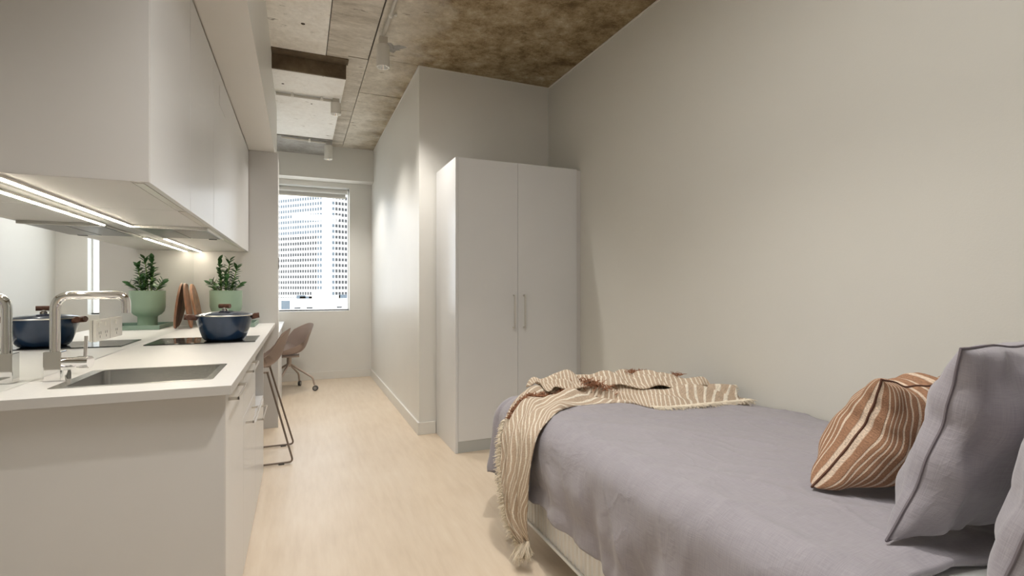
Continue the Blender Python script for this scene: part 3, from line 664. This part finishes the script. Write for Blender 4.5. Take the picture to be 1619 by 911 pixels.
# bar stool at the worktop
def shell_mesh(kind='stool'):
    """moulded bucket seat, local: faces -X, base of seat at z=0"""
    bm = bmesh.new()
    if kind == 'stool': prof = [(-.22, .012), (-.19, .002), (-.10, -.004), (0, .0), (.08, .012), (.135, .045), (.17, .10), (.195, .17), (.215, .24), (.225, .275)]; hw = [.15, .18, .20, .205, .205, .20, .19, .18, .16, .12]; dish = [.0, .02, .05, .065, .08, .085, .075, .06, .04, .02]
    else: prof = [(-.23, .03), (-.19, .010), (-.10, -.004), (0, -.006), (.09, .008), (.15, .05), (.185, .12), (.21, .20), (.24, .29), (.262, .35)]; hw = [.15, .20, .225, .235, .24, .24, .235, .225, .20, .155]; dish = [.02, .05, .09, .12, .14, .14, .12, .095, .06, .03]
    n = len(prof) - 1
    def f(u, v):
        s = v * 2 - 1; u = u * (1 - .17 * abs(s) ** 2.6 * u ** 3) + .03 * s * s * (1 - u) ** 3
        i = min(n - 1, int(u * n)); t = u * n - i
        def cr(a): 
            p0, p1, p2, p3 = a[max(i - 1, 0)], a[i], a[i + 1], a[min(i + 2, n)]
            return .5 * (2 * p1 + (p2 - p0) * t + (2 * p0 - 5 * p1 + 4 * p2 - p3) * t * t + (3 * p1 - p0 - 3 * p2 + p3) * t ** 3)
        x = cr([p[0] for p in prof]); z = cr([p[1] for p in prof]); w_ = cr(hw); d = cr(dish)
        dx = prof[i + 1][0] - prof[i][0]; dz = prof[i + 1][1] - prof[i][1]; L_ = math.hypot(dx, dz)
        k = abs(s) ** 2.4 * d
        return (x - dz / L_ * k, s * w_, z + dx / L_ * k)
    grid(bm, 36, 20, f)
    r = bmesh.ops.solidify(bm, geom=bm.faces[:], thickness=.011)
    return bm
SX, SY, SZ = -.285, 3.97, .635
st = thing('bar_stool', 'taupe bar stool with a bronze wire sled frame tucked at the worktop', 'stool', (SX, SY, 0))
bm = shell_mesh('stool'); bmesh.ops.translate(bm, verts=bm.verts, vec=(0, 0, SZ)); obj('seat_shell', bm, 'shell', st, smooth=True, local=True)
for s in (-1, 1):
    bm = bmesh.new()
    tube(bm, bend([(.08, s * .15, SZ - .01), (.243, s * .215, .012), (-.22, s * .215, .012), (-.12, s * .15, SZ - .014)], .03, 6), .0065, 10); obj('sled_leg', bm, 'frame_metal', st, smooth=True, local=True)
    for x in (.17, -.15):
        bm = bmesh.new(); box(bm, x - .018, x + .018, s * .215 - .009, s * .215 + .009, .0005, .012, .002); obj('foot_pad', bm, 'rubber', st, local=True)
bm = bmesh.new(); tube(bm, [(-.183, -.193, .25), (-.183, .193, .25)], .0065, 10); obj('footrest', bm, 'frame_metal', st, smooth=True, local=True)
bm = bmesh.new(); box(bm, -.13, .09, -.152, -.138, SZ - .020, SZ - .008, .002); box(bm, -.13, .09, .138, .152, SZ - .020, SZ - .008, .002); box(bm, -.03, .0, -.15, .15, SZ - .020, SZ - .010, .002); obj('seat_frame', bm, 'chair_metal', st, local=True)

# desk (its side shows beside the kitchen panel) and desk chair
dk = thing('desk', 'white desk beyond the wall stub, its side panel facing the corridor', 'desk', (-.5, 5.7, 0))
obj('side_panel', B(-.200, -.182, 5.22, 6.05, 0, .748, bev=.001), 'cab', dk)
obj('desk_top', B(WX + .003, -.182, 5.22, 7.04, .750, .775, bev=.001), 'cab', dk)
HX, HY = -.115, 6.42
ch = thing('desk_chair', 'taupe shell swivel chair on four castors in front of the window', 'chair', (HX, HY, 0))
bm = shell_mesh('chair'); bmesh.ops.rotate(bm, verts=bm.verts, cent=(0, 0, 0), matrix=Matrix.Rotation(R(24), 3, 'Z')); bmesh.ops.translate(bm, verts=bm.verts, vec=(0, 0, .43)); obj('seat_shell', bm, 'shell', ch, smooth=True, local=True)
bm = bmesh.new(); box(bm, -.11, .11, -.09, .09, .398, .416, .004); obj('seat_plate', bm, 'chair_metal', ch, local=True)
bm = bmesh.new(); cyl(bm, (0, 0, .285), (0, 0, .40), .026, 20); obj('column', bm, 'chair_metal', ch, smooth=True, local=True)
for k in range(4):
    a = R(-22 + 90 * k); d = Vector((math.cos(a), math.sin(a), 0)); sdv = Vector((-d.y, d.x, 0))
    bm = bmesh.new(); tube(bm, bend([Vector((0, 0, .315)) + d * .01, d * .275 + Vector((0, 0, .155)), d * .295 + Vector((0, 0, .065))], .03, 6), .0125, 12, r2=.010); lg = obj('leg', bm, 'chair_metal', ch, smooth=True, local=True)
    q = d * .305 + Vector((0, 0, .0315)); bm = bmesh.new(); cyl(bm, q - sdv * .012, q + sdv * .012, .031, 22); cs = obj('castor', bm, 'rubber', lg, smooth=True, local=True)
    bm = bmesh.new(); cyl(bm, q - sdv * .014, q + sdv * .014, .019, 18); obj('castor_hub', bm, 'caster', cs, smooth=True, local=True)

# ------------------------------------------------------------------ wardrobe
wd = thing('wardrobe', 'tall pale grey two-door wardrobe standing in the alcove', 'wardrobe', (1.55, 3.8, 0))
WX0, WX1, WF = 1.038, 2.043, 3.515
obj('side_panel', B(WX0, WX0 + .018, WF, AY - .022, 0, 2.15, bev=.0008), 'cab', wd)
bm = bmesh.new(); box(bm, WX0 + .019, WX1, WF + .022, AY - .022, 2.132, 2.15); box(bm, WX0 + .019, WX1, AY - .03, AY - .022, .09, 2.13); box(bm, WX1 - .018, WX1, WF + .022, AY - .031, .09, 2.13); box(bm, WX0 + .019, WX1 - .019, WF + .022, AY - .031, .088, .104)
obj('carcass', bm, 'cab', wd)
MIDX = 1.530
for x0, x1, hx in ((WX0 + .0195, MIDX - .0012, 1.493), (MIDX + .0012, WX1, 1.578)):
    d = obj('door', B(x0, x1, WF, WF + .019, .083, 2.15, bev=.0008), 'cab', wd)
    bm = bmesh.new(); yb = WF - .034
    box(bm, hx - .006, hx + .006, yb, yb + .007, .895, 1.150, .001)
    for z in (.895, 1.138): box(bm, hx - .006, hx + .006, yb + .004, WF - .0002, z, z + .012, .001)
    obj('handle', bm, 'alu', d)
obj('kickboard', B(WX0 + .0185, WX1, WF + .004, WF + .020, .0, .082), 'kick', wd)
obj('filler_strip', B(WX1 + .001, RX - .001, WF + .008, WF + .026, 0, 2.145, bev=.0008), 'cabside', wd)

# ------------------------------------------------------------------ bed
BX0, BX1, BY0, BY1 = .975, RX - .012, -.02, 2.27
bed = thing('single_bed', 'single bed with a ribbed cream base along the right wall', 'bed', (1.5, 1.1, 0))
bm = bmesh.new()
def ribside(fn, L_, z0, z1, nr):
    n = int(nr * 6)
    grid(bm, n, 2, lambda u, v: fn(u * L_, z0 + (z1 - z0) * v, -.011 * abs(math.sin(u * nr * PI))))
ribside(lambda s, z, o: (BX0 - o, BY0 + s, z), BY1 - BY0, .125, .365, 74)
ribside(lambda s, z, o: (BX0 + s, BY1 + o, z), BX1 - BX0, .125, .365, 36)
obj('ribbed_cover', bm, 'ribbed', bed, smooth=True)
obj('bed_base', B(BX0 + .006, BX1, BY0, BY1 - .006, .122, .36, bev=.008), 'sheet', bed)
obj('base_trim', B(BX0 - .006, BX0 + .004, BY0, BY1, .112, .126, bev=.003), 'sheet', bed)
for x in (BX0 + .25, BX1 - .15):
    for y in (.15, 1.1, BY1 - .3):
        bm = bmesh.new(); cyl(bm, (x, y, .0005), (x, y, .121), .022, 16); obj('leg', bm, 'rubber', bed, smooth=True)
obj('mattress', B(BX0 + .02, BX1, BY0, BY1 - .03, .362, .618, bev=.035), 'sheet', bed)

# duvet
EX, EY, RD, TOPZ = 1.012, 2.325, .085, .652
def duvet_pt(dx, dy, x, y):
    """dx, dy: overhang past the left and foot edges; x, y inside position"""
    def fall(r):
        if r <= 0: return 0, 0
        if r < RD * PI / 2: return RD * math.sin(r / RD), RD * (1 - math.cos(r / RD))
        return RD, RD + (r - RD * PI / 2)
    n1 = noise.noise(Vector((x * 2.2, y * 2.2, 3.1))); n2 = noise.noise(Vector((x * 6.5 + y * 2, y * 5 - x, 1.7)))
    z = TOPZ + .012 * n1 + .005 * n2
    edge = min(1, max(0, (2.07 - x) / .22)); z -= .022 * (1 - edge) ** 2
    # diagonal creases on the top
    z += .004 * max(0, math.sin((x * 1.0 + y * 1.5) * 16 + 3 * n1)) ** 4 * .9
    q = Vector((x * 3.2 + y * 1.1, y * 1.9 - x * .6, 9.3))
    z += .007 * max(0, 1 - abs(noise.noise(q)) * 5) ** 2 + .0035 * max(0, 1 - abs(noise.noise(q * 2.7 + Vector((3, 1, 0)))) * 5) ** 2
    if dx <= 0 and dy <= 0: return Vector((x, y, z))
    r = (max(dx, 0) ** 4 + max(dy, 0) ** 4) ** .25
    hh, dd = fall(r)
    if dx > 0 and dy > 0: an = math.atan2(dy, dx); ux, uy = math.cos(an), math.sin(an)
    elif dx > 0: ux, uy = 1, 0
    else: ux, uy = 0, 1
    k = min(1, r / .4)
    s = y * 1.0 if dx > 0 and dy <= 0 else (x * 1.0 if dx <= 0 else math.atan2(dy, dx) * .35 + 5)
    fold = k * k * (.015 * math.sin(s * 15 + 1.8 * math.sin(s * 5)) + .008 * math.sin(s * 37 + 2 * math.sin(s * 9)) + .014 * noise.noise(Vector((s * 4, dd * 3, 0)))) + .010 * noise.noise(Vector((s * 9, dd * 8, 4))) + .007 * k * max(0, 1 - abs(noise.noise(Vector((s * 7 + dd * 2, dd * 2.2, 6)))) * 5) ** 2
    if dx > 0 and dy > 0: fold += k * .03
    flare = .018 * math.sin(min(1, dd / .3) * PI) + .012 * k + fold
    hh += flare
    zz = z - dd * (1 + .05 * math.sin(s * 6 + .6))
    return Vector((x - ux * hh, y + uy * hh, zz))
LX, LY = .425, .40
Y0 = .545
NX, NY = 190, 240
XW = 2.072
def dv(u, v):
    px_ = -LX + u * (XW - EX + LX); py_ = Y0 + v * (EY - Y0 + LY)
    dx = max(0, -px_); dy = max(0, py_ - EY)
    x = EX + max(0, px_); y = min(py_, EY)
    if v < .04: pass
    return duvet_pt(dx, dy, x, y) + Vector((0, (.05 * math.sin(px_ * 5 + 1)) * max(0, 1 - v * 5), -.012 * max(0, 1 - v * 40)))
bm = bmesh.new(); grid(bm, NX, NY, dv, lambda u, v: (u * 1.5, v * 2.05))
dvo = obj('duvet', bm, 'linen', smooth=True)
tag(dvo, 'mauve grey linen duvet spread over the bed and hanging over its side', 'duvet')
so = dvo.modifiers.new('solid', 'SOLIDIFY'); so.thickness = .016; so.offset = -1

# pillows and cushion
def pillow(name, label, corner, wdt, hgt, thick, tilt, yaw, m, seam, seed, cat='pillow', sag=.0, pinch=.10, group=None, uvs=1.0, wr=.006, puff=.42, roll=0.0):
    """corner: lower left corner in the room; the pillow stands with its width along X and leans back towards the bed head"""
    t = thing(name, label, cat, corner, 0, group)
    Rm = Matrix.Rotation(yaw, 3, 'Z') @ Matrix.Rotation(tilt, 3, 'X')
    off = Vector((seed * 3.1, seed * 1.7, seed))
    def outline(a, b):
        x = a * (1 - pinch * (1 - b * b) ** 1.0 * abs(a) ** 2); z = b * (1 - pinch * 1.1 * (1 - a * a) * abs(b) ** 2)
        x *= wdt / 2; z *= hgt / 2
        x += math.tan(roll) * (z + hgt / 2)
        z -= sag * (a + .3) ** 2 * max(0, b) * hgt
        x += .010 * noise.noise(Vector((b * 3, seed, a))) ; z += .012 * noise.noise(Vector((a * 3, seed + 4, b)))
        return x, z
    def side(sg):
        def f(u, v):
            a, b = u * 2 - 1, v * 2 - 1
            a = math.sin(a * PI / 2) * .6 + a * .4; b = math.sin(b * PI / 2) * .6 + b * .4
            x, z = outline(a, b)
            e = max(0, (1 - a * a) * (1 - b * b)); th = thick / 2 * e ** puff * (1 - .12 * b)
            wn = noise.noise(Vector((x * 9, z * 9, sg)) + off) * wr * 1.6 + noise.noise(Vector((x * 24, z * 14, sg)) + off) * wr * .6
            # creases that run in from the seams
            ed = (1 - min(1, e * 2.2)); cr = math.sin(x * 90 + 3 * noise.noise(Vector((x * 4, 0, seed)))) * wr * .5 * ed * min(1, e * 12)
            th = th + (wn * min(1, e * 5)) + cr
            p = Vector((x + wdt / 2, sg * th, z + hgt / 2))
            return Rm @ p
        return f
    bm = bmesh.new()
    for sg in (1, -1): grid(bm, 44, 40, side(sg), lambda u, v: ((u + .09 * math.sin(2 * PI * u)) * wdt * uvs, v * hgt * uvs))
    bmesh.ops.remove_doubles(bm, verts=bm.verts, dist=.0004)
    obj('cover', bm, m, t, smooth=True, local=True)
    pts = []
    N = 26
    for (fa, fb) in ((lambda s: s, lambda s: -1), (lambda s: 1, lambda s: s), (lambda s: -s, lambda s: 1), (lambda s: -1, lambda s: -s)):
        for k in range(N):
            s = -1 + 2 * k / N; x, z = outline(fa(s), fb(s)); pts.append(Rm @ Vector((x + wdt / 2, 0, z + hgt / 2)))
    pts.append(pts[0]); bm = bmesh.new(); tube(bm, pts, .0032, 6, cap=False); obj('seam', bm, seam, t, smooth=True, local=True)
    return t
pillow('pillow', 'mauve grey linen pillow standing behind the striped cushion', (1.145, .675, .664), .70, .448, .195, R(13), R(-3), 'linen', 'seam_grey', 1, sag=.10, roll=R(9), wr=.014, group='mauve grey linen pillows', uvs=1)
pillow('pillow', 'mauve grey linen pillow nearest the camera, cut by the right edge of the picture', (1.062, .468, .655), .72, .46, .19, R(14), R(-3), 'linen', 'seam_grey', 2, sag=.08, wr=.013, group='mauve grey linen pillows', uvs=1)
pillow('striped_cushion', 'rust and cream striped cushion leaning on the grey pillow', (1.275, .94, .662), .45, .335, .215, R(22), R(-3), 'cushion', 'seam_brown', 3, cat='cushion', sag=.03, pinch=.21, puff=.36, wr=.012, roll=R(15), uvs=1)

# ------------------------------------------------------------------ throw
ST = [((.880, 1.99, .100), (.895, 1.915, .150)), ((.852, 2.06, .200), (.872, 1.895, .235)), ((.846, 2.09, .320), (.862, 1.870, .335)), ((.850, 2.12, .430), (.862, 1.845, .470)),
      ((.868, 2.16, .545), (.890, 1.835, .600)), ((.935, 2.22, .635), (.975, 1.885, .660)), ((1.05, 2.30, .680), (1.10, 1.985, .664)), ((1.20, 2.33, .695), (1.24, 2.03, .662)),
      ((1.38, 2.30, .695), (1.42, 1.97, .662)), ((1.58, 2.22, .695), (1.49, 1.83, .662)), ((1.80, 2.12, .690), (1.74, 1.80, .660)), ((2.03, 1.99, .675), (1.99, 1.785, .645))]
def cr(arr, u):
    n = len(arr) - 1; i = min(n - 1, int(u * n)); t = u * n - i
    p0, p1, p2, p3 = [Vector(arr[max(0, min(n, j))]) for j in (i - 1, i, i + 1, i + 2)]
    return .5 * (2 * p1 + (p2 - p0) * t + (2 * p0 - 5 * p1 + 4 * p2 - p3) * t * t + (3 * p1 - p0 - 3 * p2 + p3) * t ** 3)
KS = lambda u: max(0, min(1, (u - .48) / .4))
SA = [s[0] for s in ST]; SB = [(s[1][0], s[1][1], s[1][2] - (.010 if i > 4 else 0)) for i, s in enumerate(ST)]
def throw_pt(u, v):
    a = cr(SA, u); b = cr(SB, u); p = a.lerp(b, v)
    e = .004; tg = (cr(SA, min(1, u + e)).lerp(cr(SB, min(1, u + e)), v) - cr(SA, max(0, u - e)).lerp(cr(SB, max(0, u - e)), v)).normalized()
    ac = (b - a).normalized(); n = ac.cross(tg).normalized()
    if n.z < 0 and u > .45: n = -n
    if u <= .45 and n.x > 0: n = -n
    top = min(1, max(0, (u - .42) / .12))
    env = math.sin(PI * v) ** .6 if 0 < v < 1 else 0
    fold = (1 - top) * (.010 + .012 * math.sin(v * 15 + u * 9) + .006 * math.sin(v * 33 - u * 20)) * (.4 + .6 * env)
    fold += top * env * (.022 + .018 * math.sin(v * 8 + u * 24) + .015 * math.sin(v * 15 - u * 36) + .014 * noise.noise(Vector((u * 20, v * 6, 2))))
    return p + n * (fold + .006)
bm = bmesh.new(); grid(bm, 200, 46, throw_pt, lambda u, v: (v * .30 * (1 - .8 * KS(u)) + 1.25 * max(0, u - .48) * KS(u) + u * .06 + .030 * math.sin(u * 16), v * .3 + u * 1.6))
th = obj('throw_blanket', bm, 'throw', smooth=True); tag(th, 'tan and cream striped woven throw draped over the foot corner of the bed', 'throw')
so = th.modifiers.new('solid', 'SOLIDIFY'); so.thickness = .005; so.offset = -1
# a second loose fold heaped over the first
F2A = [(1.05, 2.31, .70), (1.15, 2.33, .745), (1.30, 2.32, .752), (1.42, 2.28, .735), (1.60, 2.26, .752), (1.75, 2.20, .735), (1.92, 2.12, .705)]
F2B = [(1.12, 2.17, .705), (1.22, 2.15, .715), (1.33, 2.12, .712), (1.50, 2.08, .715), (1.62, 1.98, .715), (1.78, 1.95, .712), (1.95, 1.93, .70)]
def f2(u, v):
    p = cr(F2A, u).lerp(cr(F2B, u), v); env = math.sin(PI * min(1, max(0, v))) ** .7 if 0 < v < 1 else 0
    p.z += env * (.016 + .018 * math.sin(u * 24 + v * 5) + .012 * math.sin(u * 51 - v * 9)) + .010 * math.sin(u * 30)
    p.y += .02 * math.sin(u * 21) ; return p
bm = bmesh.new(); grid(bm, 110, 24, f2, lambda u, v: (u * .85 + v * .10, v * .2)); o2 = obj('folded_layer', bm, 'throw', smooth=True); o2.parent = th
so = o2.modifiers.new('solid', 'SOLIDIFY'); so.thickness = .005
def strand(bm, p, d, L_, r, rr):
    p = Vector(p); d = Vector(d).normalized(); q = [p]
    for k in range(3): 
        d = (d + Vector((rr.uniform(-.4, .4), rr.uniform(-.4, .4), rr.uniform(-.35, .15)))).normalized(); q.append(q[-1] + d * L_ / 3)
    tube(bm, q, r, 4, cap=False, r2=r * .5)
rf = random.Random(5); bm = bmesh.new()
for k in range(800):           # left edge and hem of the hanging part
    u = rf.uniform(.0, .40); p = throw_pt(u, 0.0 if rf.random() < .8 else rf.uniform(0, .05)); strand(bm, p, (-.35, 1, -.5), rf.uniform(.02, .042), .0019, rf)
for k in range(330):
    v = rf.random(); p = throw_pt(0, v); strand(bm, p, (-.1, .15, -1), rf.uniform(.045, .09), .0021, rf)
for k in range(520):           # edge lying on the bed
    u = rf.uniform(.80, 1.0); p = throw_pt(u, 1.0); p.z = max(p.z, .668); strand(bm, p, (.1, -1, -.15), rf.uniform(.015, .045), .0019, rf)
for k in range(60):
    v = rf.random(); p = throw_pt(1.0, v); strand(bm, p, (1, -.3, -.1), rf.uniform(.01, .02), .0019, rf)
o = obj('fringe', bm, 'cream', kind='stuff', smooth=True); o.parent = th
bm = bmesh.new()
for k in range(520):           # rust tufts along the foot-side ridge and the knot
    u = rf.uniform(.40, .66); v = .14 + .40 * (u - .40) / .26 + rf.gauss(0, .025); p = throw_pt(u, v); strand(bm, p + Vector((0, 0, .002)), (rf.uniform(-1, 1), rf.uniform(-.6, .6), rf.uniform(.1, .7)), rf.uniform(.010, .022), .0022, rf)
for k in range(230):
    g_ = rf.gauss(0, .05); p = Vector((1.31 + g_, 2.14 - g_ * .8 + rf.gauss(0, .02), .742 - abs(g_) * .3 + rf.uniform(-.02, .008))); strand(bm, p, (rf.uniform(-1, 1), rf.uniform(-1, .4), rf.uniform(-.4, .8)), rf.uniform(.014, .034), .0024, rf)
for (cx_, cy_, cz_, n_) in ((1.62, 2.20, .755, 60), (1.68, 2.21, .75, 60), (1.86, 2.13, .735, 40)):
    for k in range(n_): strand(bm, (cx_ + rf.gauss(0, .015), cy_ + rf.gauss(0, .012), cz_), (rf.uniform(-1, 1), rf.uniform(-1, 1), .6), rf.uniform(.012, .026), .002, rf)
o = obj('rust_tassels', bm, 'rust', kind='stuff', smooth=True, label='rust brown tassels and tufts'); o.parent = th
